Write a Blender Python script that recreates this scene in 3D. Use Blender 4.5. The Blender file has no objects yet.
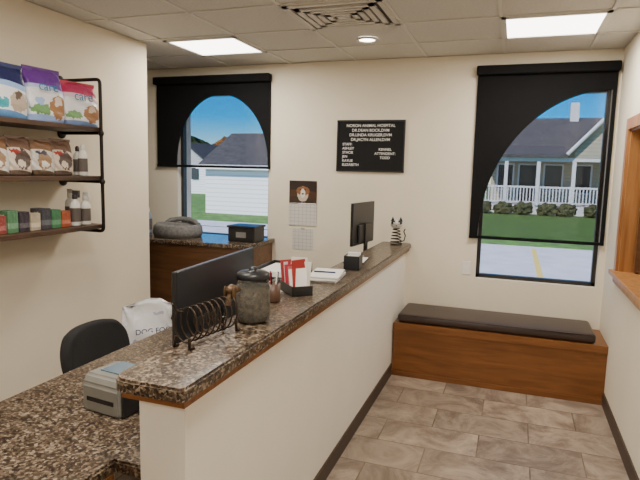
import bpy, bmesh, math, random
from mathutils import Vector, Matrix
random.seed(7)
COL=bpy.context.scene.collection
# ------------------------------------------------------------------ materials
def newmat(name):
    m=bpy.data.materials.new(name); m.use_nodes=True
    nt=m.node_tree; b=nt.nodes['Principled BSDF']; return m,nt,b
def N(nt,t,**kw):
    n=nt.nodes.new(t)
    for k,v in kw.items(): setattr(n,k,v)
    return n
def mat(name,col,rough=.6,metal=0,var=.06,scale=12,bump=.0,bscale=80,spec=.5):
    m,nt,b=newmat(name); L=nt.links
    tc=N(nt,'ShaderNodeTexCoord'); no=N(nt,'ShaderNodeTexNoise'); no.inputs['Scale'].default_value=scale; no.inputs['Detail'].default_value=3
    L.new(tc.outputs['Object'],no.inputs['Vector'])
    r=N(nt,'ShaderNodeValToRGB'); r.color_ramp.elements[0].position=.3; r.color_ramp.elements[1].position=.7
    r.color_ramp.elements[0].color=tuple(c*(1-var) for c in col)+(1,); r.color_ramp.elements[1].color=tuple(min(1,c*(1+var)) for c in col)+(1,)
    L.new(no.outputs['Fac'],r.inputs['Fac']); L.new(r.outputs['Color'],b.inputs['Base Color'])
    b.inputs['Roughness'].default_value=rough; b.inputs['Metallic'].default_value=metal; b.inputs['Specular IOR Level'].default_value=spec
    if bump>0:
        n2=N(nt,'ShaderNodeTexNoise'); n2.inputs['Scale'].default_value=bscale; L.new(tc.outputs['Object'],n2.inputs['Vector'])
        bp=N(nt,'ShaderNodeBump'); bp.inputs['Strength'].default_value=bump; bp.inputs['Distance'].default_value=.01
        L.new(n2.outputs['Fac'],bp.inputs['Height']); L.new(bp.outputs['Normal'],b.inputs['Normal'])
    return m
def emis(name,col,s):
    m,nt,b=newmat(name); b.inputs['Base Color'].default_value=col+(1,); b.inputs['Emission Color'].default_value=col+(1,); b.inputs['Emission Strength'].default_value=s; return m
def wood(name,c1,c2,rough=.4,axis='X',sc=1.):
    m,nt,b=newmat(name); L=nt.links
    tc=N(nt,'ShaderNodeTexCoord'); mp=N(nt,'ShaderNodeMapping')
    s={'X':(.8,9,9),'Y':(9,.8,9),'Z':(9,9,.8)}[axis]; mp.inputs['Scale'].default_value=tuple(v*sc for v in s)
    no=N(nt,'ShaderNodeTexNoise'); no.inputs['Scale'].default_value=2.2; no.inputs['Detail'].default_value=6; no.inputs['Distortion'].default_value=1.2
    r=N(nt,'ShaderNodeValToRGB'); r.color_ramp.elements[0].position=.3; r.color_ramp.elements[1].position=.72
    r.color_ramp.elements[0].color=c1+(1,); r.color_ramp.elements[1].color=c2+(1,)
    L.new(tc.outputs['Object'],mp.inputs['Vector']); L.new(mp.outputs['Vector'],no.inputs['Vector']); L.new(no.outputs['Fac'],r.inputs['Fac']); L.new(r.outputs['Color'],b.inputs['Base Color'])
    b.inputs['Roughness'].default_value=rough; return m
def granite(name,rough=.28):
    m,nt,b=newmat(name); L=nt.links
    tc=N(nt,'ShaderNodeTexCoord')
    v=N(nt,'ShaderNodeTexVoronoi'); v.inputs['Scale'].default_value=120
    n0=N(nt,'ShaderNodeTexNoise'); n0.inputs['Scale'].default_value=26; n0.inputs['Detail'].default_value=8; n0.inputs['Roughness'].default_value=.8
    L.new(tc.outputs['Object'],v.inputs['Vector']); L.new(tc.outputs['Object'],n0.inputs['Vector'])
    bw=N(nt,'ShaderNodeRGBToBW'); L.new(v.outputs['Color'],bw.inputs['Color'])
    mx=N(nt,'ShaderNodeMix'); mx.inputs['Factor'].default_value=.55; L.new(bw.outputs[0],mx.inputs['A']); L.new(n0.outputs['Fac'],mx.inputs['B'])
    r=N(nt,'ShaderNodeValToRGB'); e=r.color_ramp.elements
    e[0].position=.33; e[0].color=(.016,.011,.008,1); e[1].position=.70; e[1].color=(.36,.29,.21,1)
    for p,c in ((.43,(.045,.030,.020,1)),(.51,(.090,.062,.041,1)),(.58,(.16,.115,.078,1))):
        q=e.new(p); q.color=c
    L.new(mx.outputs['Result'],r.inputs['Fac']); L.new(r.outputs['Color'],b.inputs['Base Color'])
    b.inputs['Roughness'].default_value=rough; b.inputs['Specular IOR Level'].default_value=.4; return m
def floor_mat():
    m,nt,b=newmat('stone_tile'); L=nt.links
    tc=N(nt,'ShaderNodeTexCoord')
    br=N(nt,'ShaderNodeTexBrick'); br.offset=.5
    for k,v in (('Scale',1.),('Brick Width',.61),('Row Height',.305),('Mortar Size',.004),('Mortar Smooth',.1),('Bias',0.)): br.inputs[k].default_value=v
    br.inputs['Color1'].default_value=(.88,.88,.88,1); br.inputs['Color2'].default_value=(1.12,1.12,1.12,1); br.inputs['Mortar'].default_value=(.55,.53,.50,1)
    mp=N(nt,'ShaderNodeMapping'); mp.inputs['Location'].default_value=(.12,.07,0); L.new(tc.outputs['Object'],mp.inputs['Vector'])
    L.new(mp.outputs['Vector'],br.inputs['Vector'])
    add=N(nt,'ShaderNodeVectorMath',operation='MULTIPLY_ADD'); add.inputs[1].default_value=(9,9,9)
    L.new(br.outputs['Color'],add.inputs[0]); L.new(tc.outputs['Object'],add.inputs[2])
    no=N(nt,'ShaderNodeTexNoise'); no.inputs['Scale'].default_value=3.4; no.inputs['Detail'].default_value=9; no.inputs['Roughness'].default_value=.74; no.inputs['Distortion'].default_value=.8
    L.new(add.outputs[0],no.inputs['Vector'])
    r=N(nt,'ShaderNodeValToRGB'); e=r.color_ramp.elements; e[0].position=.30; e[0].color=(.13,.095,.072,1); e[1].position=.72; e[1].color=(.50,.40,.30,1)
    q=e.new(.44); q.color=(.235,.18,.138,1); q=e.new(.54); q.color=(.345,.272,.21,1)
    L.new(no.outputs['Fac'],r.inputs['Fac'])
    mx=N(nt,'ShaderNodeMix',data_type='RGBA',blend_type='MULTIPLY'); mx.inputs[0].default_value=1
    L.new(r.outputs['Color'],mx.inputs[6]); L.new(br.outputs['Color'],mx.inputs[7]); L.new(mx.outputs[2],b.inputs['Base Color'])
    b.inputs['Roughness'].default_value=.42
    bp=N(nt,'ShaderNodeBump'); bp.inputs['Strength'].default_value=.4; bp.inputs['Distance'].default_value=.003; bp.invert=True
    L.new(br.outputs['Fac'],bp.inputs['Height']); L.new(bp.outputs['Normal'],b.inputs['Normal']); return m
def screen_mat(name,t):
    m,nt,b=newmat(name); nt.nodes.remove(b); o=nt.nodes['Material Output']; L=nt.links
    tr=N(nt,'ShaderNodeBsdfTransparent'); tr.inputs[0].default_value=(t,t,t*1.02,1); gl=N(nt,'ShaderNodeBsdfGlossy'); gl.inputs['Roughness'].default_value=.05; gl.inputs[0].default_value=(.8,.8,.8,1)
    mx=N(nt,'ShaderNodeMixShader'); mx.inputs[0].default_value=.02; L.new(tr.outputs[0],mx.inputs[1]); L.new(gl.outputs[0],mx.inputs[2]); L.new(mx.outputs[0],o.inputs[0]); return m
def bands(name,stops,rough=.35,axis='Z',blob=None,warp=.10):
    """printed packaging: colour bands along generated axis, printed picture patches (cx,cz,rx,rz,color) with irregular edges."""
    m,nt,b=newmat(name); L=nt.links
    tc=N(nt,'ShaderNodeTexCoord'); 
    nw=N(nt,'ShaderNodeTexNoise'); nw.inputs['Scale'].default_value=9; nw.inputs['Detail'].default_value=4; L.new(tc.outputs['Generated'],nw.inputs['Vector'])
    s0=N(nt,'ShaderNodeVectorMath',operation='SUBTRACT'); s0.inputs[1].default_value=(.5,.5,.5); L.new(nw.outputs['Color'],s0.inputs[0])
    ml=N(nt,'ShaderNodeVectorMath',operation='MULTIPLY_ADD'); ml.inputs[1].default_value=(warp*2.2,0,warp*2.2); L.new(s0.outputs[0],ml.inputs[0]); L.new(tc.outputs['Generated'],ml.inputs[2])
    sw=N(nt,'ShaderNodeSeparateXYZ'); L.new(ml.outputs[0],sw.inputs[0])
    sp=N(nt,'ShaderNodeSeparateXYZ'); L.new(tc.outputs['Generated'],sp.inputs[0])
    r=N(nt,'ShaderNodeValToRGB'); r.color_ramp.interpolation='CONSTANT'; e=r.color_ramp.elements
    e[0].position=0; e[0].color=stops[0][1]+(1,); e[1].position=stops[1][0]; e[1].color=stops[1][1]+(1,)
    for p,c in stops[2:]: q=e.new(p); q.color=c+(1,)
    cx=N(nt,'ShaderNodeMath',operation='SUBTRACT'); cx.inputs[1].default_value=.3; L.new(sp.outputs['X'],cx.inputs[0])
    c2=N(nt,'ShaderNodeMath',operation='MULTIPLY'); L.new(cx.outputs[0],c2.inputs[0]); L.new(cx.outputs[0],c2.inputs[1])
    ma=N(nt,'ShaderNodeMath',operation='MULTIPLY_ADD'); ma.inputs[1].default_value=.22; L.new(c2.outputs[0],ma.inputs[0]); L.new(sp.outputs[axis],ma.inputs[2])
    L.new(ma.outputs[0],r.inputs['Fac'])
    out=r.outputs['Color']
    for bl in (blob or []):
        cx,cz,rx,rz,c=bl
        def term(s,c0,rr):
            a=N(nt,'ShaderNodeMath',operation='SUBTRACT'); a.inputs[1].default_value=c0; L.new(s,a.inputs[0])
            d=N(nt,'ShaderNodeMath',operation='DIVIDE'); d.inputs[1].default_value=rr; L.new(a.outputs[0],d.inputs[0])
            p=N(nt,'ShaderNodeMath',operation='MULTIPLY'); L.new(d.outputs[0],p.inputs[0]); L.new(d.outputs[0],p.inputs[1]); return p.outputs[0]
        su=N(nt,'ShaderNodeMath',operation='ADD'); L.new(term(sw.outputs['X'],cx,rx),su.inputs[0]); L.new(term(sw.outputs['Z'],cz,rz),su.inputs[1])
        lt=N(nt,'ShaderNodeMath',operation='LESS_THAN'); lt.inputs[1].default_value=1; L.new(su.outputs[0],lt.inputs[0])
        mx=N(nt,'ShaderNodeMix',data_type='RGBA'); L.new(lt.outputs[0],mx.inputs[0]); L.new(out,mx.inputs[6]); mx.inputs[7].default_value=c+(1,); out=mx.outputs[2]
    L.new(out,b.inputs['Base Color']); b.inputs['Roughness'].default_value=rough
    n2=N(nt,'ShaderNodeTexNoise'); n2.inputs['Scale'].default_value=4; n2.inputs['Detail'].default_value=2; L.new(tc.outputs['Generated'],n2.inputs['Vector'])
    bp=N(nt,'ShaderNodeBump'); bp.inputs['Strength'].default_value=.5; bp.inputs['Distance'].default_value=.02; L.new(n2.outputs['Fac'],bp.inputs['Height']); L.new(bp.outputs['Normal'],b.inputs['Normal'])
    return m

CREAM=mat('wall_paint_cream',(.82,.75,.61),.75,var=.02,scale=3,bump=.08,bscale=120)
CREAML=mat('wall_paint_warm_lit',(.78,.69,.54),.75,var=.02,scale=3,bump=.08,bscale=120)  # cream paint again, left wall's warm light put into the colour
WHITEP=mat('halfwall_paint',(.87,.83,.75),.7,var=.02,scale=3,bump=.05,bscale=120)
CEIL=mat('ceiling_tile',(.66,.64,.59),.9,var=.05,scale=60,bump=.35,bscale=180)
TBAR=mat('ceiling_tbar',(.70,.68,.63),.6,var=.01)
GRAN=granite('granite_laminate')
WOOD=wood('oak_stained',(.15,.055,.014),(.27,.105,.028),.36,'X')
WOODV=wood('oak_stained_v',(.32,.13,.035),(.52,.25,.08),.38,'Z')
WOODD=wood('dark_wood',(.10,.045,.018),(.20,.09,.035),.4,'X')
BASEB=mat('baseboard_vinyl',(.055,.035,.024),.5)
BLACK=mat('black_plastic',(.012,.012,.014),.35)
SHADE=mat('shade_fabric_black',(.008,.008,.009),.85,bump=.1,bscale=400,spec=.15)
PIPE=mat('black_iron',(.018,.014,.012),.45,metal=.6)
VINYL=mat('brown_vinyl',(.045,.028,.024),.38,bump=.15,bscale=60)
GREY=mat('grey_plastic',(.22,.22,.21),.45)
LGREY=mat('light_grey_plastic',(.42,.42,.40),.4)
WHITE=mat('white_paper',(.85,.83,.78),.6,var=.02)
STEEL=mat('steel',(.5,.5,.5),.3,metal=1)
FABRIC=mat('chair_fabric',(.015,.014,.014),.9,bump=.3,bscale=200)
# ------------------------------------------------------------------ geometry helpers
def empty(name,loc=(0,0,0),rz=0):
    e=bpy.data.objects.new(name,None); e.location=loc; e.rotation_euler=(0,0,rz); e.empty_display_size=.1; COL.objects.link(e); return e
def meshobj(name,bm,m,parent=None,smooth=False,loc=None,local=False):
    me=bpy.data.meshes.new(name); bmesh.ops.recalc_face_normals(bm,faces=bm.faces[:]); bm.to_mesh(me); bm.free()
    if smooth:
        for p in me.polygons: p.use_smooth=True
    o=bpy.data.objects.new(name,me); COL.objects.link(o); me.materials.append(m)
    if loc is not None: o.location=loc
    if parent is not None:
        o.parent=parent
        if not local: o.matrix_parent_inverse=parent.matrix_basis.inverted()
    return o
def box(name,x0,x1,y0,y1,z0,z1,m,parent=None,bev=0,seg=2,local=False,smooth=False):
    bm=bmesh.new(); bmesh.ops.create_cube(bm,size=1)
    c=Vector(((x0+x1)/2,(y0+y1)/2,(z0+z1)/2))
    for v in bm.verts: v.co=Vector((v.co.x*(x1-x0),v.co.y*(y1-y0),v.co.z*(z1-z0)))
    if bev>0: bmesh.ops.bevel(bm,geom=bm.edges[:],offset=bev,segments=seg,affect='EDGES',profile=.5)
    return meshobj(name,bm,m,parent,smooth=smooth,loc=c,local=local)
def bmbox(bm,x0,x1,y0,y1,z0,z1):
    r=bmesh.ops.create_cube(bm,size=1)
    for v in r['verts']: v.co=Vector(((x0+x1)/2+v.co.x*(x1-x0),(y0+y1)/2+v.co.y*(y1-y0),(z0+z1)/2+v.co.z*(z1-z0)))
    return r['verts']
def boxes(name,lst,m,parent=None,local=False):
    bm=bmesh.new()
    for b in lst: bmbox(bm,*b)
    return meshobj(name,bm,m,parent,local=local)
def lathe(name,prof,m,parent=None,loc=(0,0,0),seg=28,local=False,sx=1,sy=1):
    bm=bmesh.new(); rings=[]
    for r,z in prof:
        rings.append([bm.verts.new((r*sx*math.cos(2*math.pi*i/seg),r*sy*math.sin(2*math.pi*i/seg),z)) for i in range(seg)] if r>1e-5 else [bm.verts.new((0,0,z))])
    for a,b in zip(rings,rings[1:]):
        for i in range(seg):
            j=(i+1)%seg
            if len(a)==1 and len(b)==1: continue
            if len(a)==1: bm.faces.new((a[0],b[i],b[j]))
            elif len(b)==1: bm.faces.new((a[i],a[j],b[0]))
            else: bm.faces.new((a[i],a[j],b[j],b[i]))
    return meshobj(name,bm,m,parent,smooth=True,loc=loc,local=local)
def tube(name,pts,r,m,parent=None,seg=8,local=False,closed=False):
    cu=bpy.data.curves.new(name,'CURVE'); cu.dimensions='3D'; cu.bevel_depth=r; cu.bevel_resolution=3; cu.use_fill_caps=True
    s=cu.splines.new('POLY'); s.points.add(len(pts)-1); s.use_cyclic_u=closed
    for p,q in zip(s.points,pts): p.co=(q[0],q[1],q[2],1)
    o=bpy.data.objects.new(name,cu); COL.objects.link(o); cu.materials.append(m)
    if parent is not None:
        o.parent=parent
        if not local: o.matrix_parent_inverse=parent.matrix_basis.inverted()
    return o
def text(name,body,size,m,parent,loc,rot,ext=.0008,align='CENTER',space=1.,bold=0.):
    cu=bpy.data.curves.new(name,'FONT'); cu.body=body; cu.size=size; cu.extrude=ext; cu.align_x=align; cu.space_line=space; cu.offset=bold
    o=bpy.data.objects.new(name,cu); COL.objects.link(o); cu.materials.append(m); o.location=loc; o.rotation_euler=rot
    o.parent=parent; return o
def ellipsoid(name,c,r,m,parent=None,local=False,seg=20):
    bm=bmesh.new(); bmesh.ops.create_uvsphere(bm,u_segments=seg,v_segments=seg//2+2,radius=1)
    for v in bm.verts: v.co=Vector((v.co.x*r[0],v.co.y*r[1],v.co.z*r[2]))
    return meshobj(name,bm,m,parent,smooth=True,loc=c,local=local)
# ------------------------------------------------------------------ camera
F,yaw,pit,roll,h=549.83,.3372,.1255,.0236,1.6994
f=Vector((-math.sin(yaw)*math.cos(pit),math.cos(yaw)*math.cos(pit),-math.sin(pit)))
r=Vector((math.cos(yaw),math.sin(yaw),0)); u=r.cross(f)
r2=r*math.cos(roll)+u*math.sin(roll); u2=-r*math.sin(roll)+u*math.cos(roll)
cam=bpy.data.cameras.new('camera'); cam.sensor_width=36; cam.lens=F/640*36; cam.clip_start=.05; cam.clip_end=500
co=bpy.data.objects.new('camera',cam); COL.objects.link(co)
M=Matrix((r2,u2,-f)).transposed().to_4x4(); M.translation=(0,0,h); co.matrix_world=M
bpy.context.scene.camera=co
# ------------------------------------------------------------------ room shell
D=4.914; XR=.727; ZC=2.69; XL=-2.9; YB=-2.6; XA=-4.6
T=.25
bm=bmesh.new(); bmbox(bm,XA-.2,XR+.25,YB-.2,D+T,-.12,0); meshobj('floor',bm,floor_mat())
box('ceiling',XA-.2,XR+.25,YB-.2,D+T+.5,ZC+.005,ZC+.2,CEIL)
gx=[-5.23+.635*i for i in range(11)]; gx=[x for x in gx if x<XR-.02 and x>XA]
gy=[3.2-.59*10+.59*i for i in range(14)]; gy=[y for y in gy if YB<y<D-.02]
lst=[]
for x in gx: lst.append((x-.011,x+.011,YB,D,ZC-.004,ZC+.004))
for y in gy: lst.append((XA,XR,y-.011,y+.011,ZC-.004,ZC+.004))
boxes('trim_1',lst,TBAR)
W1=(-3.30,-2.27,1.00,2.45); W2=(-.28,.672,.80,2.40)
boxes('wall_back',[(XA,W1[0],D,D+T,0,ZC),(W1[0],W1[1],D,D+T,0,W1[2]),(W1[0],W1[1],D,D+T,W1[3],ZC),
  (W1[1],W2[0],D,D+T,0,ZC),(W2[0],W2[1],D,D+T,0,W2[2]),(W2[0],W2[1],D,D+T,W2[3],ZC),(W2[1],XR+.2,D,D+T,0,ZC)],CREAM)
boxes('wall_left',[(XL-.14,XL,YB,3.89,0,ZC)],CREAML)
boxes('wall_alcove',[(XA-.2,XA,YB,D,0,ZC)],CREAM)
boxes('wall_rear',[(XA,XR+.2,YB-.2,YB,0,ZC)],CREAM)
WY=(3.0,4.33); WZ=(1.03,2.03)
boxes('wall_right',[(XR,XR+.2,WY[1],D,0,ZC),(XR,XR+.2,YB,WY[0],0,ZC),(XR,XR+.2,WY[0],WY[1],0,WZ[0]),(XR,XR+.2,WY[0],WY[1],WZ[1],ZC)],CREAM)
boxes('wall_half',[(-1.06,-.895,1.36,D,0,1.0)],WHITEP)
boxes('baseboard_half',[(-.895,-.885,1.36,D-.48,0,.1),(-1.06,-.885,1.35,1.36,0,.1)],BASEB)
boxes('baseboard_right',[(XR-.01,XR,YB,D-.48,0,.1)],BASEB)
boxes('baseboard_left',[(XL,XL+.01,YB,3.89,0,.1)],BASEB)
# ------------------------------------------------------------------ ceiling fixtures
PANEL=emis('light_diffuser',(1,.95,.86),8.)
def troffer(x0,x1,y0,y1,power=14):
    e=empty('ceiling_light_panel',((x0+x1)/2,(y0+y1)/2,ZC))
    boxes('frame',[(x0,x1,y0,y0+.03,ZC-.012,ZC+.003),(x0,x1,y1-.03,y1,ZC-.012,ZC+.003),(x0,x0+.03,y0,y1,ZC-.012,ZC+.003),(x1-.03,x1,y0,y1,ZC-.012,ZC+.003)],TBAR,e)
    boxes('diffuser',[(x0+.03,x1-.03,y0+.03,y1-.03,ZC-.006,ZC+.002)],PANEL,e)
    l=bpy.data.lights.new('panel_lamp','AREA'); l.shape='RECTANGLE'; l.size=x1-x0-.08; l.size_y=y1-y0-.08; l.energy=power; l.color=(1,.92,.81)
    o=bpy.data.objects.new('panel_lamp',l); COL.objects.link(o); o.location=((x0+x1)/2,(y0+y1)/2,ZC-.02); o.parent=e; o.matrix_parent_inverse=e.matrix_basis.inverted()
troffer(-2.69,-2.055,3.82,4.39,21)
troffer(-.15,.485,3.79,4.36,25)
troffer(-2.055,-1.42,1.43,2.02,25)
troffer(-.785,-.15,.84,1.43,30)
troffer(-1.42,-.785,-1.5,-.93,30)
e=empty('ceiling_air_vent',(-1.1,3.49,ZC))
x0,x1,y0,y1=-1.41,-.79,3.21,3.78
VG=mat('vent_metal',(.62,.59,.53),.5); VD=mat('vent_dark',(.06,.055,.05),.8)
boxes('backing',[(x0+.02,x1-.02,y0+.02,y1-.02,ZC-.004,ZC+.002)],VD,e)
ls=[(x0,x1,y0,y0+.035,ZC-.014,ZC),(x0,x1,y1-.035,y1,ZC-.014,ZC),(x0,x0+.035,y0,y1,ZC-.014,ZC),(x1-.035,x1,y0,y1,ZC-.014,ZC)]
for k in range(4):
    d=.060+k*.05
    a,b_,c,d_=x0+d,x1-d,y0+d,y1-d
    w=.034
    ls+=[(a,b_,c,c+w,ZC-.02,ZC-.008),(a,b_,d_-w,d_,ZC-.02,ZC-.008),(a,a+w,c,d_,ZC-.02,ZC-.008),(b_-w,b_,c,d_,ZC-.02,ZC-.008)]
ls.append(((x0+x1)/2-.04,(x0+x1)/2+.04,(y0+y1)/2-.03,(y0+y1)/2+.03,ZC-.02,ZC-.008))
boxes('louvers',ls,VG,e)
e=empty('recessed_downlight',(-1.12,4.16,ZC))
lathe('trim_ring',[(.062,-.001),(.085,-.001),(.085,-.009),(.062,-.012),(.062,-.001)],TBAR,e,(0,0,0),local=True)
lathe('bulb_lens',[(0,-.006),(.06,-.006),(.062,-.001),(0,-.001)],emis('downlight_glow',(1,.93,.82),14.),e,(0,0,0),local=True)
# ------------------------------------------------------------------ windows
def window(name,W,shade,arch,frame_m):
    e=empty(name,((W[0]+W[1])/2,D,(W[2]+W[3])/2))
    x0,x1,z0,z1=W; t=.03
    boxes('frame',[(x0,x0+t,D+.06,D+.12,z0,z1),(x1-t,x1,D+.06,D+.12,z0,z1),(x0,x1,D+.06,D+.12,z0,z0+t),(x0,x1,D+.06,D+.12,z1-t,z1)],frame_m,e)
    boxes('glass',[(x0+t,x1-t,D+.088,D+.092,z0+t,z1-t)],screen_mat(name+'_glass',.98),e)
    sx0,sx1,sz0,sz1=shade
    bm=bmesh.new(); y0,y1=D-.022,D-.004
    def strip(xa,za,xb,zb):
        if abs(xa-xb)<1e-6: return
        vs=[bm.verts.new(p) for p in ((xa,y0,za),(xb,y0,zb),(xb,y0,sz1),(xa,y0,sz1))]
        vb=[bm.verts.new((v.co.x,y1,v.co.z)) for v in vs]
        bm.faces.new(vs); bm.faces.new(vb[::-1])
        for i in range(4): bm.faces.new((vs[i],vb[i],vb[(i+1)%4],vs[(i+1)%4]))
    strip(sx0,sz0,arch[0][0],sz0)
    for a,b in zip(arch,arch[1:]): strip(a[0],a[1],b[0],b[1])
    strip(arch[-1][0],sz0,sx1,sz0)
    meshobj('shade_arched_panel',bm,SHADE,e)
    boxes('shade_hem_bar',[(sx0,sx1,D-.03,D-.002,sz0-.018,sz0+.006)],SHADE,e)
    boxes('shade_mesh',[(arch[0][0],sx1,D-.003,D-.001,sz0,sz1-.05)],screen_mat(name+'_mesh',.74),e)
    box('shade_cassette',sx0-.01,sx1+.01,D-.08,D-.001,sz1-.075,sz1,SHADE,e,bev=.012)
    return e
def ell(xc,z0,a,b,t0,t1,n=40):
    return [(xc+a*math.cos(t),z0+b*math.sin(t)) for t in [t0+(t1-t0)*i/n for i in range(n+1)]]
DF=mat('window_frame_dark',(.02,.018,.016),.4)
a1=ell(-2.785,1.75,.515,.67,math.pi,0)
window('window_1',W1,(-3.53,-2.25,1.72,2.60),a1,DF)
a2=ell(.672,1.19,.952,1.19,math.pi,math.pi/2)
window('window_2',W2,(-.35,.70,1.17,2.59),a2,DF)
e=empty('window_3',(XR,3.66,1.5))
y0,y1=WY; z0,z1=WZ; c=.075
boxes('casing',[(XR-.02,XR-.001,y1,y1+c,z0-c,z1+c),(XR-.02,XR-.001,y0-c,y0,z0-c,z1+c),(XR-.02,XR-.001,y0,y1,z1,z1+c),(XR-.02,XR-.001,y0,y1,z0-c,z0),
  (XR,XR+.12,y1-.015,y1-.001,z0,z1),(XR,XR+.12,y0+.001,y0+.015,z0,z1),(XR,XR+.12,y0,y1,z1-.015,z1-.001)],WOODV,e)
box('sill',XR-.05,XR+.12,y0-c,y1+c+.01,z0-.02,z0+.012,WOODV,e,bev=.004)
boxes('sliding_panel',[(XR+.12,XR+.135,y0,y1,z0,z1)],mat('frosted_panel',(.26,.20,.15),.3),e)
boxes('sash_rails',[(XR+.085,XR+.12,3.63,3.68,z0+.02,z1-.02),(XR+.085,XR+.12,4.26,4.31,z0+.02,z1-.02)],WOODD,e)
# ------------------------------------------------------------------ bench
e=empty('waiting_bench',(-.084,4.67,0))
boxes('box_base',[(-.884,XR-.001,D-.474,D-.001,.001,.455)],WOOD,e)
boxes('top_rail',[(-.884,XR-.001,D-.49,D-.474,.40,.458)],WOOD,e)
boxes('kick',[(-.884,XR-.001,D-.482,D-.474,.001,.04)],WOOD,e)
box('cushion',-.86,.645,D-.465,D-.012,.456,.53,VINYL,e,bev=.028,seg=4,smooth=True)
tube('cushion_piping',[(-.84,D-.464,.524),(.63,D-.464,.524)],.005,VINYL,e)
# ------------------------------------------------------------------ transaction counter
e=empty('granite_transaction_counter',(-1.0,3.1,1.03))
bm=bmesh.new()
X0,X1,Y0,Y1=-1.115,-.852,1.285,D-.001
out=[(X1-.015,Y0),(X1,Y0+.015),(X1,Y1),(X0,Y1)]
for i in range(7):
    t=math.pi+ i*(math.pi/2)/6; out.append((X0+.06+.06*math.cos(t),Y0+.06+.06*math.sin(t)))
vs=[bm.verts.new((p[0],p[1],1.03)) for p in out]; fc=bm.faces.new(vs)
ex=bmesh.ops.extrude_face_region(bm,geom=[fc]); 
for v in [g for g in ex['geom'] if isinstance(g,bmesh.types.BMVert)]: v.co.z=1.07
top=[ed for ed in bm.edges if all(abs(v.co.z-1.07)<1e-5 for v in ed.verts)]
bmesh.ops.bevel(bm,geom=top,offset=.008,segments=2,affect='EDGES')
meshobj('granite_slab',bm,GRAN,e)
boxes('wood_apron',[(-1.09,-.868,1.315,D-.001,1.0,1.03)],WOOD,e)
# ------------------------------------------------------------------ reception desk
e=empty('reception_desk',(-1.5,2.6,0))
bm=bmesh.new()
out=[(-1.90,.2),(-1.17,.2),(-1.17,1.37),(-1.062,1.37),(-1.062,4.24),(-1.90,4.24)]
vs=[bm.verts.new((p[0],p[1],.71)) for p in out]; fc=bm.faces.new(vs)
ex=bmesh.ops.extrude_face_region(bm,geom=[fc])
for v in [g for g in ex['geom'] if isinstance(g,bmesh.types.BMVert)]: v.co.z=.75
top=[ed for ed in bm.edges if all(abs(v.co.z-.75)<1e-5 for v in ed.verts)]
bmesh.ops.bevel(bm,geom=top,offset=.008,segments=2,affect='EDGES')
meshobj('desktop',bm,GRAN,e)
boxes('end_panel',[(-1.185,-1.165,.25,1.36,.001,.71),(-1.9+.04,-1.185,.25,.27,.001,.71)],WOOD,e)
boxes('drawer_stack',[(-1.84,-1.22,3.3,3.75,.001,.71)],WOOD,e)
e=empty('back_counter',(-3.2,4.6,0))
boxes('cabinet',[(XA+.01,-2.24,4.36,D-.001,.001,.99)],WOODD,e)
boxes('panel_trim',[(-2.26,-2.22,4.34,D-.001,.001,.99),(XA+.01,-2.24,4.345,4.36,.93,.99),(XA+.01,-2.24,4.345,4.36,.001,.1)],WOODD,e)
box('granite_slab',XA+.005,-2.19,4.30,D-.001,.992,1.03,granite('granite_laminate_polished',.15),e,bev=.008)
# ------------------------------------------------------------------ wall shelves (left wall)
e=empty('wall_shelf_unit',(-2.73,2.4,1.6))
SH=wood('shelf_board',(.035,.018,.010),(.09,.045,.022),.5,'Y')
FX=-2.58
for i,z in enumerate((1.945,1.63,1.31)):
    box('board_%d'%(i+1),XL+.004,FX-.0,1.35,2.99,z-.028,z,SH,e,bev=.003)
def elbow(p,a,b,rr=.03,n=6):
    p=Vector(p);a=Vector(a).normalized();b=Vector(b).normalized();res=[]
    for i in range(n+1):
        t=i/n; q=(p+a*rr)*(1-t)**2+p*2*t*(1-t)+(p+b*rr)*t*t; res.append(q)
    return res
for k,y in enumerate((2.96,1.45)):
    xf=FX+.012
    pts=[Vector((XL+.006,y,2.25))]+elbow((xf,y,2.25),(-1,0,0),(0,0,-1))+elbow((xf,y,1.265),(0,0,1),(-1,0,0))+[Vector((XL+.006,y,1.265))]
    tube('pipe_frame_%d'%(k+1),pts,.0115,PIPE,e)
    for j,z in enumerate((1.915,1.60,)):
        tube('pipe_arm_%d_%d'%(k+1,j+1),[(xf,y,z-.008),(XL+.006,y,z-.008)],.010,PIPE,e)
        ellipsoid('tee_%d_%d'%(k+1,j+1),(xf,y,z-.008),(.018,.018,.022),PIPE,e)
    for j,z in enumerate((2.25,1.265,1.907,1.592)):
        o=lathe('flange_%d_%d'%(k+1,j+1),[(0,0),(.035,0),(.035,.008),(.02,.014),(0,.014)],PIPE,e,(XL+.001,y,z),seg=18); o.rotation_euler=(0,math.pi/2,0)
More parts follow.
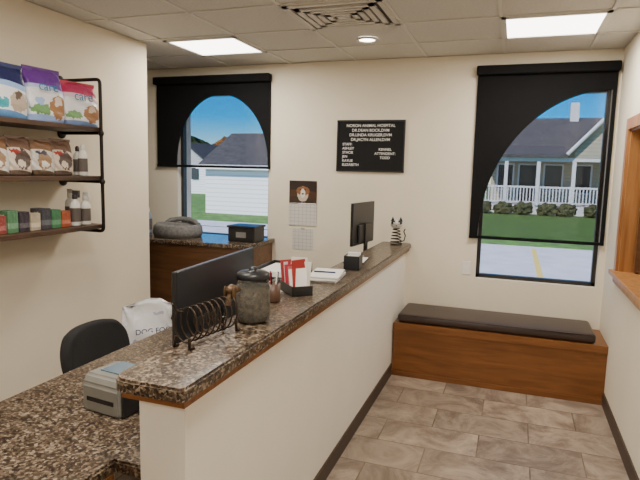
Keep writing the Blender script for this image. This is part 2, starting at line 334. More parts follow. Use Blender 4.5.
# ------------------------------------------------------------------ bags
def pouch(name,loc,w,d,hh,m,rz=0,txt=None,tcol=None,seal=None,lean=0,tz=.60,toff=.007,ts=.30,crump=1.,tx=-.01):
    """standing food bag: gusseted base, bulging body, flat crimped top; local X = width, front is -Y."""
    root=empty(name,loc,rz)
    bm=bmesh.new(); nz=20; ns=44; rings=[]; ph=random.random()*6
    for k in range(nz+1):
        t=k/nz; z=hh*t
        dd=d*(1 if t<.15 else max(.03,math.cos((t-.15)/.85*math.pi/2)**.7))*(.86+.14*min(1,t/.15))
        ww=w*(.94+.06*math.sin(math.pi*min(1,t*1.1)))
        ring=[]
        for i in range(ns):
            a=2*math.pi*i/ns; ca,sa=math.cos(a),math.sin(a); n_=.45
            x=ww/2*math.copysign(abs(ca)**n_,ca); y=dd/2*math.copysign(abs(sa)**n_,sa)
            wob=crump*(.0035*math.sin(5*a+5*t*6+ph)+.003*math.sin(14*t+3*a+ph)+(.004*math.sin(23*t+7*a) if crump>1 else 0))
            zz=z+((.005*math.sin(9*x/w*3) if t==1 else 0) if crump<=1 else .03*t*t*math.sin(2.2*x/w*3+1)+.012*t*math.sin(9*x/w*3))
            ring.append(bm.verts.new((x+wob*.8,y+wob*(1 if t>.05 else 0)+lean*t,zz)))
        rings.append(ring)
    for a,b in zip(rings,rings[1:]):
        for i in range(ns): bm.faces.new((a[i],a[(i+1)%ns],b[(i+1)%ns],b[i]))
    bm.faces.new(rings[0][::-1]); bm.faces.new(rings[-1])
    meshobj('bag_body',bm,m,root,smooth=True,local=True)
    if txt:
        text('printed_label',txt,w*ts,tcol,root,(tx,-d/2-toff,hh*tz),(math.pi/2-.12,0,0),ext=.0005)
    if seal is not None:
        boxes('top_seal',[(-w*.49,w*.49,-.004+lean,.004+lean,hh*.97,hh*1.05)],seal,root,local=True)
    return root
PURP=mat('print_purple',(.10,.025,.20),.35); REDP=mat('print_red',(.45,.02,.05),.35); NAVY=mat('print_navy',(.02,.03,.12),.35); TEAL=mat('print_teal',(.02,.2,.35),.35)
PWH=(.75,.75,.77)
dogc=(.35,.17,.07); gr=(.16,.33,.12); lb=(.35,.48,.75); tl=(.05,.35,.42)
mp=bands('bag_purple',[(0,(.30,.42,.72)),(.14,PWH),(.64,(.45,.5,.78)),(.71,(.12,.03,.25))],blob=[(.74,.30,.22,.22,dogc),(.74,.40,.12,.09,(.7,.6,.5)),(.30,.24,.24,.10,gr),(.28,.40,.14,.07,lb)])
mn=bands('bag_navy',[(0,(.10,.25,.5)),(.15,PWH),(.60,(.3,.45,.75)),(.70,(.015,.02,.09))],blob=[(.7,.33,.22,.20,(.45,.36,.28)),(.7,.44,.10,.08,(.1,.07,.05)),(.25,.28,.2,.1,tl)])
mr=bands('bag_red',[(0,(.2,.3,.55)),(.12,PWH),(.66,(.7,.5,.58)),(.76,(.42,.03,.10))],blob=[(.72,.30,.22,.20,dogc),(.72,.40,.12,.08,(.65,.5,.38)),(.25,.25,.2,.10,gr)])
RZ=math.pi/2
ZS=(1.947,1.632,1.312)
pouch('pet_food_bag',(-2.70,2.90,ZS[0]),.27,.14,.265,mr,RZ-.14,txt='care',tcol=TEAL,seal=REDP)
pouch('pet_food_bag',(-2.71,2.625,ZS[0]),.255,.14,.305,mp,RZ-.1,txt='care',tcol=TEAL,seal=PURP)
pouch('pet_food_bag',(-2.71,2.355,ZS[0]),.25,.14,.29,mn,RZ-.05,seal=NAVY)
pouch('pet_food_bag',(-2.72,2.08,ZS[0]),.25,.14,.29,mp,RZ,txt='care',tcol=TEAL,seal=PURP)
pouch('pet_food_bag',(-2.835,2.74,ZS[0]),.22,.08,.29,mp,RZ,seal=PURP)
pouch('pet_food_bag',(-2.835,2.48,ZS[0]),.22,.08,.315,mn,RZ,seal=NAVY)
tan=bands('treat_bag',[(0,(.12,.08,.06)),(.14,(.62,.52,.42)),(.72,(.16,.09,.06))],blob=[(.55,.42,.30,.26,(.09,.06,.05)),(.5,.30,.16,.10,(.6,.5,.4)),(.3,.62,.2,.05,(.35,.04,.03))])
tan2=bands('treat_bag_b',[(0,(.12,.08,.05)),(.16,(.58,.55,.5)),(.74,(.20,.10,.05))],blob=[(.5,.42,.30,.26,(.30,.18,.1)),(.5,.32,.16,.1,(.75,.7,.62)),(.4,.64,.25,.05,(.05,.05,.08))])
SEAL=mat('seal_brown',(.2,.12,.08),.4)
for i,y in enumerate((2.75,2.59,2.43,2.27,2.11)):
    pouch('treat_bag',(-2.71+.006*(i%2),y,ZS[1]),.155,.09,.215-.01*(i%2),tan if i%2==0 else tan2,RZ-.08,seal=SEAL)
def bottle(name,loc,r_,hh,m,capm,labm=None):
    root=empty(name,loc)
    lathe('body',[(0,0),(r_*.95,0),(r_,r_*.1),(r_,hh*.62),(r_*.85,hh*.72),(r_*.38,hh*.80),(r_*.38,hh*.84)],m,root,local=True,seg=20)
    lathe('cap',[(r_*.45,hh*.82),(r_*.5,hh*.83),(r_*.5,hh*.94),(r_*.3,hh),(0,hh)],capm,root,local=True,seg=16)
    if labm: lathe('label',[(r_*1.015,hh*.12),(r_*1.015,hh*.55)],labm,root,local=True,seg=20)
    return root
def sprayer(name,loc,r_,hh,m,capm,labm=None):
    root=bottle(name,loc,r_,hh*.92,m,capm,labm)
    boxes('trigger_head',[(-.010,.035,-.010,.010,hh*.88,hh*1.0),(.028,.038,-.006,.006,hh*.80,hh*.95)],capm,root,local=True)
    return root
LB=mat('label_dark',(.10,.08,.07),.4); LG=mat('label_green',(.08,.20,.10),.4); BW=mat('bottle_white',(.7,.68,.62),.35); BD=mat('bottle_dark',(.06,.05,.05),.3)
bottle('shampoo_bottle',(-2.66,2.89,ZS[1]),.030,.20,BW,BW,LB)
bottle('shampoo_bottle',(-2.74,2.93,ZS[1]),.028,.19,BW,BD,LB)
bottle('shampoo_bottle',(-2.77,2.86,ZS[1]),.028,.20,BW,BW,LB)
sprayer('spray_bottle',(-2.66,2.81,ZS[2]),.033,.225,BW,BD,LB)
sprayer('spray_bottle',(-2.66,2.90,ZS[2]),.033,.21,BW,BW,LB)
sprayer('spray_bottle',(-2.76,2.87,ZS[2]),.030,.23,BW,BW,LB)
cols=[(.35,.08,.03),(.05,.18,.08),(.05,.05,.06),(.42,.35,.25),(.04,.03,.04),(.08,.20,.1),(.25,.05,.04),(.06,.06,.1),(.35,.26,.1),(.05,.05,.05)]
for i,c_ in enumerate(cols):
    y=2.71-.078*i
    cm=bands('carton_%d'%i,[(0,c_),(.3,tuple(min(1,v*1.3+.06) for v in c_)),(.55,c_)],axis='Z',rough=.4,blob=[(.5,.72,.3,.1,(.6,.55,.4)),(.5,.3,.25,.12,(.15,.09,.05))],warp=.2)
    root=empty('medicine_carton',(-2.68,y,ZS[2]))
    box('box',-.045,.045,-.034,.034,0,.10+.012*(i%3),cm,root,bev=.002,local=True)
    boxes('tuck_flap',[(-.04,.04,-.030,.030,.10+.012*(i%3),.1008+.012*(i%3))],cm,root,local=True)
wb=bands('dog_food_bag_print',[(0,(.8,.8,.8)),(.3,(.8,.8,.82)),(.92,(.78,.78,.8))],rough=.3,blob=[(.30,.52,.16,.05,(.45,.45,.55)),(.6,.42,.3,.06,(.3,.3,.5)),(.7,.85,.12,.03,(.5,.5,.6))])
pouch('large_dog_food_bag',(-2.60,3.45,.002),.38,.22,.67,wb,RZ-.75,txt='DOG FOOD',tcol=NAVY,tz=.66,toff=-.022,ts=.15,crump=2.4,tx=.05)
# ------------------------------------------------------------------ office chair
e=empty('office_chair',(-2.11,2.46,0),0)
bm=bmesh.new(); n1,n2=12,10; g=[]
for i in range(n1+1):
    row=[]
    for j in range(n2+1):
        s=i/n1*2-1; t=j/n2
        wv=.26*(1-.25*abs(2*t-1)**2.5); y=s*wv; x=-.10*(1-s*s)*.5 -.06*t; z=.46+.345*t - .03*(abs(s)**3)*(1 if t>.5 else -1)*abs(2*t-1)
        row.append(bm.verts.new((x-.05,y,z)))
    g.append(row)
for i in range(n1):
    for j in range(n2): bm.faces.new((g[i][j],g[i+1][j],g[i+1][j+1],g[i][j+1]))
o=meshobj('backrest',bm,FABRIC,e,smooth=True,local=True); md=o.modifiers.new('s','SOLIDIFY'); md.thickness=.06; md.offset=0; md=o.modifiers.new('b','SUBSURF'); md.levels=1;md.render_levels=1
box('seat',-.12,.33,-.23,.23,.40,.47,FABRIC,e,bev=.03,seg=4,local=True,smooth=True)
tube('back_spine',[(-.15,0,.62),(-.18,0,.5),(-.12,0,.40),(.1,0,.39)],.018,BLACK,e,local=True)
lathe('gas_column',[(0,.08),(.03,.08),(.03,.25),(.02,.25),(.02,.40),(0,.40)],BLACK,e,(.1,0,0),local=True)
for i in range(5):
    a=i*2*math.pi/5; ca,sa=math.cos(a),math.sin(a)
    tube('leg_%d'%(i+1),[(.1,0,.11),(.1+.27*ca,.27*sa,.065)],.016,BLACK,e,local=True)
    ellipsoid('caster_%d'%(i+1),(.1+.27*ca,.27*sa,.028),(.028,.02,.028),BLACK,e,local=True)
# ------------------------------------------------------------------ monitors
def monitor(name,loc,w,hh,zc,rz):
    root=empty(name,loc,rz)   # local: screen faces -X, back faces +X, width along Y
    box('screen_bezel',-.012,.012,-w/2,w/2,zc-hh/2,zc+hh/2,BLACK,root,bev=.005,local=True)
    boxes('display',[(-.0135,-.0122,-w/2+.012,w/2-.012,zc-hh/2+.02,zc+hh/2-.012)],mat('display_glass',(.02,.03,.05),.1),root,local=True)
    box('rear_housing',.010,.030,-w*.30,w*.30,zc-hh*.46,zc-hh*.02,BLACK,root,bev=.008,local=True)
    boxes('stand_neck',[(.024,.040,-.03,.03,.012,zc)],BLACK,root,local=True)
    box('stand_base',-.12,.07,-.12,.12,.001,.014,BLACK,root,bev=.004,local=True)
    return root
monitor('computer_monitor',(-1.262,2.20,.751),.78,.42,.33,.06)
monitor('computer_monitor',(-1.19,4.47,.751),.50,.35,.52,-.10)
e=empty('label_printer',(-1.43,1.74,.751),-.12)
PG=mat('printer_putty',(.20,.195,.175),.5)
bm=bmesh.new()
prof=[(-.12,0),(.12,0),(.12,.10),(.06,.145),(-.10,.145),(-.12,.11)]
fr=[bm.verts.new((-.10,p[0],p[1])) for p in prof]; bk=[bm.verts.new((.10,p[0],p[1])) for p in prof]
bm.faces.new(fr); bm.faces.new(bk[::-1])
for i in range(6): bm.faces.new((fr[i],bk[i],bk[(i+1)%6],fr[(i+1)%6]))
bmesh.ops.bevel(bm,geom=bm.edges[:],offset=.010,segments=3,affect='EDGES')
meshobj('body',bm,PG,e,local=True)
boxes('paper_slot',[(-.07,.07,-.122,-.116,.045,.062)],BLACK,e,local=True)
boxes('side_panel_dark',[(.098,.112,-.11,.11,.005,.10)],BLACK,e,local=True)
box('display_strip',-.06,.05,-.06,.05,.145,.150,mat('display_blue',(.10,.16,.22),.2),e,bev=.001,local=True)
boxes('button_1',[(.06,.08,-.05,-.03,.145,.150)],BLACK,e,local=True)
# ------------------------------------------------------------------ things on the transaction counter (z=1.07)
ZT=1.071
WIRE=mat('dark_wire',(.05,.035,.025),.4,metal=.7); BRZ=mat('bronze_head',(.12,.07,.035),.45,metal=.5)
L0=Vector((-1.06,1.60,0)); L1=Vector((-1.02,1.86,0)); ax=(L1-L0); ang=math.atan2(ax.y,ax.x)
e=empty('dachshund_letter_holder',(L0.x,L0.y,ZT),ang); LN=ax.length
R_=.062; pts=[]
turns=8; ns=turns*28
for i in range(ns+1):
    a=2*math.pi*i/28; pts.append((LN*i/ns,R_*math.sin(a)*.7,.078+R_*math.cos(a)))
tube('coil_body',pts,.0032,WIRE,e,local=True)
tube('leg_1',[(0,-.03,.04),(-.005,-.035,.005),(.015,-.035,.004)],.006,WIRE,e,local=True)
tube('leg_2',[(0,.03,.04),(-.005,.035,.005),(.015,.035,.004)],.006,WIRE,e,local=True)
tube('leg_3',[(LN,-.03,.05),(LN,-.035,.005),(LN+.02,-.035,.004)],.006,WIRE,e,local=True)
tube('leg_4',[(LN,.03,.05),(LN,.035,.005),(LN+.02,.035,.004)],.006,WIRE,e,local=True)
tube('tail',[(0,0,.13),(-.03,0,.14),(-.05,0,.17)],.004,WIRE,e,local=True)
tube('neck',[(LN-.01,0,.10),(LN+.005,0,.14),(LN+.01,0,.155)],.013,BRZ,e,local=True)
ellipsoid('head',(LN+.015,0,.160),(.028,.02,.02),BRZ,e,local=True)
ellipsoid('snout',(LN+.045,0,.152),(.03,.011,.011),BRZ,e,local=True)
ellipsoid('ear_1',(LN+.003,-.021,.148),(.012,.005,.026),BRZ,e,local=True)
ellipsoid('ear_2',(LN+.003,.021,.148),(.012,.005,.026),BRZ,e,local=True)
e=empty('treat_jar',(-.997,2.02,ZT))
m,nt,b=newmat('jar_smoke_glass'); b.inputs['Base Color'].default_value=(.55,.55,.5,1); b.inputs['Roughness'].default_value=.05; b.inputs['Transmission Weight'].default_value=.9; b.inputs['IOR'].default_value=1.2
lathe('glass_jar',[(0,.002),(.060,.002),(.069,.012),(.071,.03),(.071,.15),(.062,.172),(.062,.185)],m,e,local=True)
KIB=mat('biscuits',(.12,.085,.05),.8,var=.7,scale=55,bump=.9,bscale=70)
lathe('biscuit_fill',[(0,.006),(.058,.006),(.066,.015),(.067,.145),(.03,.155),(0,.15)],KIB,e,local=True)
lathe('lid',[(.062,.178),(.068,.18),(.070,.19),(.068,.203),(.055,.210),(.016,.214),(.018,.222),(.012,.228),(0,.229)],BLACK,e,local=True)
e=empty('pen_cup',(-1.06,2.36,ZT))
lathe('cup',[(0,.002),(.034,.002),(.036,.006),(.036,.09),(.033,.09),(.032,.008),(0,.008)],mat('cup_brown',(.10,.05,.03),.4),e,local=True)
for i,(dx,dy,cm) in enumerate(((.012,.01,NAVY),(-.012,.008,REDP),(.0,-.014,BLACK),(.016,-.006,WHITE))):
    tube('pen_%d'%(i+1),[(dx*.6,dy*.6,.012),(dx*1.6,dy*1.6,.145)],.0038,cm,e,local=True)
e=empty('brochure_holder',(-1.04,2.60,ZT),.75)
boxes('rack',[(-.055,.055,-.10,.10,0,.006),(-.055,.055,-.10,-.095,0,.05),(-.055,.055,.095,.10,0,.05),(-.055,-.05,-.10,.10,0,.05),(.05,.055,-.10,.10,0,.03)],BLACK,e,local=True)
bcol=[WHITE,mat('brochure_red',(.40,.03,.025),.5),WHITE,REDP,mat('brochure_pink',(.6,.25,.22),.5),WHITE,mat('brochure_red2',(.3,.02,.02),.5),WHITE,BLACK]
for i,bmn in enumerate(bcol):
    o=boxes('brochure_%d'%(i+1),[(-.045,.045,-.002,.002,0,.13+.014*((i*3)%4))],bmn,e,local=True); o.location=(.012*(i%3)-.01,-.082+.020*i,.007); o.rotation_euler=(-.16+.05*(i%3),.10*((i*7)%3-1),.35*((i*5)%3-1))
e=empty('paper_stack',(-1.03,3.02,ZT),.1)
for i in range(6):
    o=boxes('sheet_%d'%(i+1),[(-.075,.10,-.14,.14,0,.005)],[WHITE,LGREY,WHITE][i%3],e,local=True); o.location=(.006*math.sin(i*3),.008*math.cos(i*5),.0055*i); o.rotation_euler=(0,0,.06*math.sin(i*4))
box('pen',-.06,.07,-.004,.004,.034,.042,NAVY,e,bev=.002,local=True)
e=empty('desk_organizer',(-.965,3.42,ZT),.1)
boxes('tray',[(-.05,.05,-.07,.07,0,.005),(-.05,.05,-.07,-.065,0,.09),(-.05,.05,.065,.07,0,.09),(-.05,-.045,-.07,.07,0,.09),(.045,.05,-.07,.07,0,.09),(-.05,.05,-.003,.003,0,.07)],BLACK,e,local=True)
boxes('cards',[(-.04,.04,.01,.05,.005,.10),(-.04,.03,-.05,-.02,.005,.085)],WHITE,e,local=True)
e=empty('clipboard',(-1.03,3.74,ZT),.1)
box('board',-.072,.072,-.15,.15,0,.006,BLACK,e,bev=.002,local=True)
boxes('form',[(-.066,.066,-.14,.11,.0065,.009)],WHITE,e,local=True)
box('clip',-.03,.03,.11,.145,.007,.02,STEEL,e,bev=.004,local=True)
e=empty('letter_tray',(-1.30,3.05,.751),.05)
for k in range(4):
    z=.02+.10*k
    boxes('tray_%d'%(k+1),[(-.13,.13,-.17,.17,z,z+.004),(-.13,-.126,-.17,.17,z,z+.05),(.126,.13,-.17,.17,z,z+.05),(-.13,.13,.166,.17,z,z+.05)],BLACK,e,local=True)
    boxes('papers_%d'%(k+1),[(-.11,.11,-.15,.15,z+.005,z+.035)],WHITE,e,local=True)
boxes('posts',[(-.13,-.12,-.17,-.16,0,.36),(.12,.13,-.17,-.16,0,.36),(-.13,-.12,.16,.17,0,.36),(.12,.13,.16,.17,0,.36)],BLACK,e,local=True)
# wire cat figurine
e=empty('cat_figurine',(-.955,4.74,ZT),.15); e.scale=(1.15,1.15,1.15)
CW=mat('figurine_white',(.6,.58,.52),.5)
lathe('base_disc',[(0,0),(.045,0),(.045,.006),(0,.006)],WIRE,e,local=True)
pts=[]
for i in range(24*5+1):
    t=i/(24*5); a=2*math.pi*i/24; rr=.042-.018*t; pts.append((rr*math.cos(a),rr*math.sin(a)*.7,.008+.12*t))
tube('coil_body',pts,.0045,WIRE,e,local=True)
ellipsoid('head',(0,0,.155),(.046,.030,.034),CW,e,local=True)
ellipsoid('mask_1',(-.022,-.010,.168),(.020,.02,.018),BLACK,e,local=True)
ellipsoid('mask_2',(.022,-.010,.168),(.020,.02,.018),BLACK,e,local=True)
ellipsoid('eye_1',(-.018,-.031,.165),(.008,.004,.008),CW,e,local=True)
ellipsoid('eye_2',(.018,-.031,.165),(.008,.004,.008),CW,e,local=True)
ellipsoid('nose',(0,-.031,.147),(.005,.004,.004),BLACK,e,local=True)
for k,s in enumerate((-1,1)):
    bm=bmesh.new(); bmesh.ops.create_cone(bm,segments=4,radius1=.016,radius2=.001,depth=.034,cap_ends=True); meshobj('ear_%d'%(k+1),bm,BLACK,e,loc=(s*.030,0,.195),local=True)
tube('tail',[(.03,.02,.02),(.06,.02,.03),(.068,.02,.07),(.055,.02,.10),(.065,.02,.12)],.0045,WIRE,e,local=True)
# ------------------------------------------------------------------ things on the back counter (z=1.03)
e=empty('pet_bed',(-3.08,4.58,1.031))
PB=mat('grey_plush',(.16,.155,.15),.95,var=.25,scale=40,bump=.6,bscale=120)
lathe('bolster',[(0,.02),(.14,.02),(.17,.05),(.19,.105),(.215,.125),(.24,.105),(.25,.04),(.235,.002),(0,.002)],PB,e,local=True,sy=.85)
ellipsoid('pillow',(.0,0,.06),(.16,.13,.035),mat('plush_light',(.35,.34,.32),.95),e,local=True)
tube('raised_rim',[(-.2,.10,.11),(-.17,.13,.14),(-.08,.17,.155),(.02,.18,.15),(.10,.15,.135),(.17,.10,.11)],.024,PB,e,local=True)
e=empty('storage_box',(-2.345,4.60,1.031),0)
box('bin',-.135,.135,-.11,.11,0,.13,BLACK,e,bev=.008,local=True)
box('lid',-.145,.145,-.12,.12,.13,.148,BLACK,e,bev=.006,local=True)
box('tag',-.05,.05,-.113,-.110,.04,.09,GREY,e,local=True)
bottle('sanitizer_bottle',(-3.52,4.7,1.031),.045,.26,mat('bottle_blue_grey',(.25,.3,.38),.3),BW,LB)
# ------------------------------------------------------------------ wall-mounted things
RW=(math.pi/2,0,0)
e=empty('letter_board',(-1.26,D-.012,1.93))
boxes('felt',[(-.305,.305,0,.011,-.22,.22)],mat('felt_black',(.008,.008,.009),.95,bump=.3,bscale=300),e,local=True)
boxes('frame',[(-.315,.315,-.006,.011,.218,.232),(-.315,.315,-.006,.011,-.232,-.218),(-.315,-.303,-.006,.011,-.232,.232),(.303,.315,-.006,.011,-.232,.232)],BLACK,e,local=True)
LW=mat('letter_white',(.9,.9,.88),.5)
text('heading','NORON ANIMAL HOSPITAL\nDR.DEAN BOCK,DVM\nDR.LINDA KRUGER,DVM\nDR.JACYN ALLEN,DVM',.036,LW,e,(0,-.003,.170),RW,space=1.15,bold=.0002)
text('staff_list','STAFF:\nASHLEY\nSTACIE\nJEN\nKAYLIE\nELIZABETH',.032,LW,e,(-.26,-.003,.005),RW,align='LEFT',space=1.16,bold=.0002)
text('kennel_list','KENNEL\nATTENDENT:\nTODD',.032,LW,e,(.14,-.003,-.04),RW,space=1.16,bold=.0002)
e=empty('wall_calendar',(-1.905,D-.004,1.38))
pm=bands('puppy_photo',[(0,(.05,.03,.02)),(.3,(.07,.035,.02)),(.6,(.03,.02,.018))],rough=.3,blob=[(.5,.42,.2,.34,(.6,.5,.4)),(.5,.55,.24,.2,(.25,.11,.05)),(.5,.45,.09,.2,(.75,.7,.62)),(.42,.6,.03,.04,(.01,.01,.01)),(.58,.6,.03,.04,(.01,.01,.01)),(.5,.42,.04,.04,(.01,.01,.01))],warp=.03)
boxes('picture_page',[(-.14,.14,-.002,0,.005,.22)],pm,e,local=True)
m,nt,b=newmat('calendar_grid'); tc=N(nt,'ShaderNodeTexCoord'); mpn=N(nt,'ShaderNodeMapping'); mpn.inputs['Rotation'].default_value=(math.pi/2,0,0); br=N(nt,'ShaderNodeTexBrick'); br.offset=0
for k,v in (('Scale',1.),('Brick Width',.04),('Row Height',.034),('Mortar Size',.0012)): br.inputs[k].default_value=v
br.inputs['Color1'].default_value=br.inputs['Color2'].default_value=(.66,.64,.60,1); br.inputs['Mortar'].default_value=(.3,.3,.3,1)
nt.links.new(tc.outputs['Object'],mpn.inputs[0]); nt.links.new(mpn.outputs[0],br.inputs[0]); nt.links.new(br.outputs[0],b.inputs['Base Color'])
boxes('month_page',[(-.142,.142,-.002,0,-.21,.003)],m,e,local=True)
tube('spiral_binding',[(-.13,-.004,.004),(.13,-.004,.004)],.003,STEEL,e,local=True)
e=empty('wall_notice',(-1.90,D-.003,1.04))
boxes('sheet',[(-.105,.105,-.001,0,-.10,.10)],m,e,local=True)
boxes('tape',[(-.02,.02,-.002,-.001,.09,.11)],LGREY,e,local=True)
e=empty('light_switch',(-.36,D-.003,.885))
box('plate',-.035,.035,-.003,.002,-.057,.057,WHITE,e,bev=.001,local=True)
boxes('toggle',[(-.006,.006,-.012,-.003,-.012,.012)],WHITE,e,local=True)
# ------------------------------------------------------------------ outdoors
GZ=-.35
ASP=mat('asphalt',(.54,.55,.58),.9,var=.10,scale=2,bump=.2)
box('asphalt_ground',-60,60,D+T+.01,17,GZ-.2,GZ,ASP)
gm=mat('grass',(.085,.19,.03),.95,var=.40,scale=3,bump=.8,bscale=20)
box('lawn_ground',-60,60,17,120,GZ-.2,GZ+.02,gm)
box('side_driveway',-40,-5,17.0,18.6,GZ-.1,GZ+.03,ASP)
bm=bmesh.new()
for x in (-2.5,.6,3.7): bmbox(bm,x-.06,x+.06,11.0,16.5,GZ,GZ+.004)
bmbox(bm,-8,9,10.9,11.02,GZ,GZ+.004)
meshobj('parking_line',bm,mat('yellow_paint',(.75,.55,.12),.7))
def siding(name,c):
    m,nt,b=newmat(name); tc=N(nt,'ShaderNodeTexCoord'); w=N(nt,'ShaderNodeTexWave'); w.bands_direction='Z'; w.wave_profile='SAW'; w.inputs['Scale'].default_value=1.6
    r=N(nt,'ShaderNodeValToRGB'); r.color_ramp.elements[0].position=0; r.color_ramp.elements[0].color=tuple(v*.55 for v in c)+(1,); r.color_ramp.elements[1].position=.25; r.color_ramp.elements[1].color=c+(1,)
    nt.links.new(tc.outputs['Object'],w.inputs[0]); nt.links.new(w.outputs['Fac'],r.inputs[0]); nt.links.new(r.outputs[0],b.inputs['Base Color']); b.inputs['Roughness'].default_value=.7; return m
def gable_roof(name,x0,x1,y0,y1,z0,z1,m,parent,axis='X',ov=.3,th=.12):
    bm=bmesh.new()
    if axis=='X': P=[(x0-ov,y0-ov,z0),(x1+ov,y0-ov,z0),(x1+ov,(y0+y1)/2,z1),(x0-ov,(y0+y1)/2,z1),(x0-ov,y1+ov,z0),(x1+ov,y1+ov,z0)]; Fs=[(0,1,2,3),(3,2,5,4)]
    else: P=[(x0-ov,y0-ov,z0),(x0-ov,y1+ov,z0),((x0+x1)/2,y1+ov,z1),((x0+x1)/2,y0-ov,z1),(x1+ov,y0-ov,z0),(x1+ov,y1+ov,z0)]; Fs=[(0,1,2,3),(3,2,5,4)]
    vs=[bm.verts.new(p) for p in P]
    for q in Fs: bm.faces.new([vs[i] for i in q])
    o=meshobj(name,bm,m,parent); md=o.modifiers.new('s','SOLIDIFY'); md.thickness=th; return o
def gable_body(name,x0,x1,y0,y1,z0,ze,zr,m,parent,axis='X'):
    bm=bmesh.new()
    if axis=='X': prof=[(y0,z0),(y1,z0),(y1,ze),((y0+y1)/2,zr),(y0,ze)]; A=[(x0,p[0],p[1]) for p in prof]; B=[(x1,p[0],p[1]) for p in prof]
    else: prof=[(x0,z0),(x1,z0),(x1,ze),((x0+x1)/2,zr),(x0,ze)]; A=[(p[0],y0,p[1]) for p in prof]; B=[(p[0],y1,p[1]) for p in prof]
    a=[bm.verts.new(p) for p in A]; b=[bm.verts.new(p) for p in B]; bm.faces.new(a); bm.faces.new(b[::-1])
    for i in range(5): bm.faces.new((a[i],b[i],b[(i+1)%5],a[(i+1)%5]))
    return meshobj(name,bm,m,parent)
SW=siding('siding_white',(.82,.82,.80)); ST=siding('siding_tan',(.55,.50,.36)); ROOF=mat('roof_shingle',(.105,.10,.10),.9,var=.3,scale=5)
TRW=mat('trim_white',(.85,.85,.83),.6); DKG=mat('dark_glass',(.02,.025,.035),.15)
e=empty('neighbor_garage',(-10,24,GZ))
gable_body('siding_body',-13.3,-4.5,22,28,GZ,1.85,3.35,SW,e); gable_roof('roof',-13.3,-4.5,22,28,1.80,3.45,ROOF,e)
boxes('fascia',[(-13.6,-4.2,21.66,21.70,1.66,1.86)],TRW,e)
e=empty('neighbor_house',(1.5,36,GZ))
gable_body('main_body',-1.4,12,35,43,GZ,3.1,5.3,ST,e); gable_roof('main_roof',-1.4,12,35,43,3.05,5.4,ROOF,e,ov=.45)
gable_body('front_gable',2.75,5.35,31.1,38,2.62,2.95,4.55,ST,e,'Y'); gable_roof('front_gable_roof',2.75,5.35,31.1,38,2.85,4.72,ROOF,e,'Y',ov=.3)
tube('rake_trim_1',[(2.4,30.8,2.80),(4.05,30.8,4.66)],.10,TRW,e); tube('rake_trim_2',[(4.05,30.8,4.66),(5.7,30.8,2.80)],.10,TRW,e)
boxes('porch_deck',[(-1.8,8,31.2,35,GZ,.15)],TRW,e)
def sl(name,x0,x1):
    bm=bmesh.new(); vs=[bm.verts.new(p) for p in ((x0,30.9,2.65),(x1,30.9,2.65),(x1,35.1,3.3),(x0,35.1,3.3))]; bm.faces.new(vs); o=meshobj(name,bm,ROOF,e); md=o.modifiers.new('s','SOLIDIFY'); md.thickness=.15
sl('porch_roof',-2.0,2.5); sl('porch_roof_b',5.7,8)
boxes('porch_beam',[(-1.9,8,31.1,31.3,2.45,2.64)],TRW,e)
boxes('porch_posts',[(x-.09,x+.09,31.12,31.3,.15,2.5) for x in (-1.8,-.5,1.1,2.8,4.1,5.3,6.6,7.9)],TRW,e)
ls=[(-1.8,7.9,31.16,31.24,1.05,1.15),(-1.8,7.9,31.16,31.24,.27,.34)]+[(-1.8+.16*i-.03,-1.8+.16*i+.03,31.18,31.22,.3,1.1) for i in range(61)]
boxes('porch_railing',ls,TRW,e)
boxes('windows_dark',[(-1.0,-.2,34.9,34.99,.9,2.3),(.2,1.1,34.9,34.99,.2,2.3),(1.6,2.5,34.9,34.99,.9,2.3),(3.2,4.0,34.9,34.99,.8,2.3),(4.6,5.4,34.9,34.99,.8,2.3)],DKG,e)
boxes('window_trim',[(-1.1,-.1,34.92,35.0,.8,2.4),(.1,1.2,34.92,35.0,.15,2.4),(1.5,2.6,34.92,35.0,.8,2.4),(3.1,4.1,34.92,35.0,.7,2.4),(4.5,5.5,34.92,35.0,.7,2.4)],TRW,e)
boxes('chimney',[(3.0,3.5,38.5,39.2,4.5,6.3)],TRW,e)
e=empty('distant_house',(-24,40,GZ)); gable_body('body',-26.5,-22.8,38,44,GZ,2.2,3.6,SW,e,'Y'); gable_roof('roof',-26.5,-22.8,38,44,2.1,3.7,ROOF,e,'Y')
boxes('windows',[(-25.6,-25.0,37.9,37.99,.8,1.7),(-24.2,-23.6,37.9,37.99,.8,1.7)],DKG,e)
def blobmesh(bm,c,r_,sub=3,amp=.25):
    q=bmesh.ops.create_icosphere(bm,subdivisions=sub,radius=1)
    for v in q['verts']:
        n=v.co.normalized(); k=1+amp*(random.random()-.5)+amp*.6*math.sin(n.x*7+c[0])*math.sin(n.z*6+c[1])
        v.co=Vector((c[0]+n.x*r_[0]*k,c[1]+n.y*r_[1]*k,c[2]+n.z*r_[2]*k))
LEAF=mat('foliage',(.05,.085,.02),.95,var=.5,scale=2); LEAFA=mat('foliage_autumn',(.30,.13,.03),.95,var=.4,scale=2); BUSH=mat('bush_foliage',(.07,.08,.03),.95,var=.5,scale=6); BARK=mat('bark',(.06,.04,.025),.9)
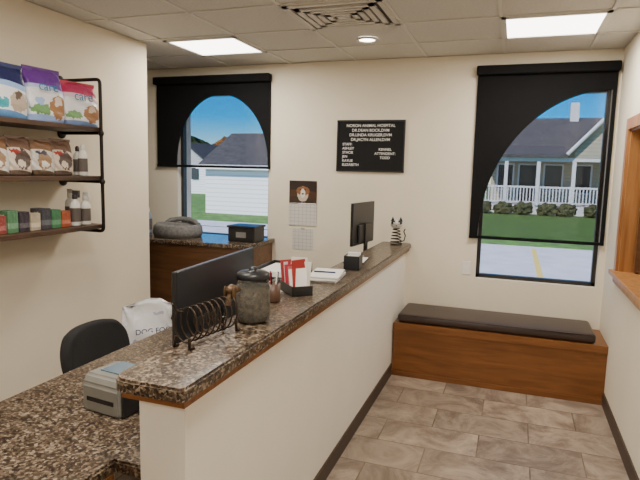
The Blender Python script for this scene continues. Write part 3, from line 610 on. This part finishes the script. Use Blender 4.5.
def tree(x,y,hh,w,lm):
    root=empty('leafy_tree',(x,y,GZ+.02)); bm=bmesh.new()
    for i in range(9):
        a=random.random()*6.28; q=random.random()
        blobmesh(bm,(w*.5*math.cos(a)*q,w*.5*math.sin(a)*q,hh*(.45+.35*random.random())),(w*.35,w*.35,hh*.2))
    meshobj('crown',bm,lm,root,local=True); lathe('trunk',[(0,0),(.24,0),(.18,.4),(.15,hh*.6),(0,hh*.6)],BARK,root,local=True,seg=10)
for t in ((-22.5,52,4.6,4,LEAFA),(-27.5,50,5.4,4,LEAFA),(-33,50,5.8,5,LEAF),(-38,52,6,6,LEAF),(-30,56,5.5,5,LEAF),(-25,60,6.0,5,LEAF)): tree(*t)
for i in range(9):
    bm=bmesh.new(); blobmesh(bm,(0,0,.3),(.50,.4,.36),3,.35); x=-1.6+1.05*i
    root=empty('porch_shrub',(x+.2*math.sin(i*3),30.4,GZ+.02)); meshobj('foliage',bm,BUSH,root,local=True); tube('stem',[(0,0,0),(0,0,.3)],.04,BARK,root,local=True)
e=empty('utility_pole',(-15.2,34,GZ)); lathe('pole',[(0,0),(.10,0),(.07,5.2),(0,5.2)],BARK,e,local=True,seg=10); tube('lamp_arm',[(0,0,5.0),(.25,0,5.15),(.5,0,5.15)],.03,BARK,e,local=True)
# ------------------------------------------------------------------ daylight
w=bpy.data.worlds.new('sky'); bpy.context.scene.world=w; w.use_nodes=True; nt=w.node_tree
bg=nt.nodes['Background']; sk=nt.nodes.new('ShaderNodeTexSky'); sk.sky_type='NISHITA'; sk.sun_disc=False; sk.sun_elevation=math.radians(42); sk.sun_rotation=math.radians(200)
sk.air_density=.8; sk.dust_density=.0; sk.ozone_density=5.
hs=nt.nodes.new('ShaderNodeHueSaturation'); hs.inputs['Saturation'].default_value=1.75
nt.links.new(sk.outputs[0],hs.inputs['Color']); nt.links.new(hs.outputs[0],bg.inputs[0]); bg.inputs[1].default_value=.24
s=bpy.data.lights.new('sun','SUN'); s.energy=7; s.angle=.009; s.color=(1,.95,.88)
so=bpy.data.objects.new('sun',s); COL.objects.link(so); so.location=(0,-5,12)
so.rotation_euler=Vector((.30,.68,-.67)).to_track_quat('-Z','Y').to_euler()
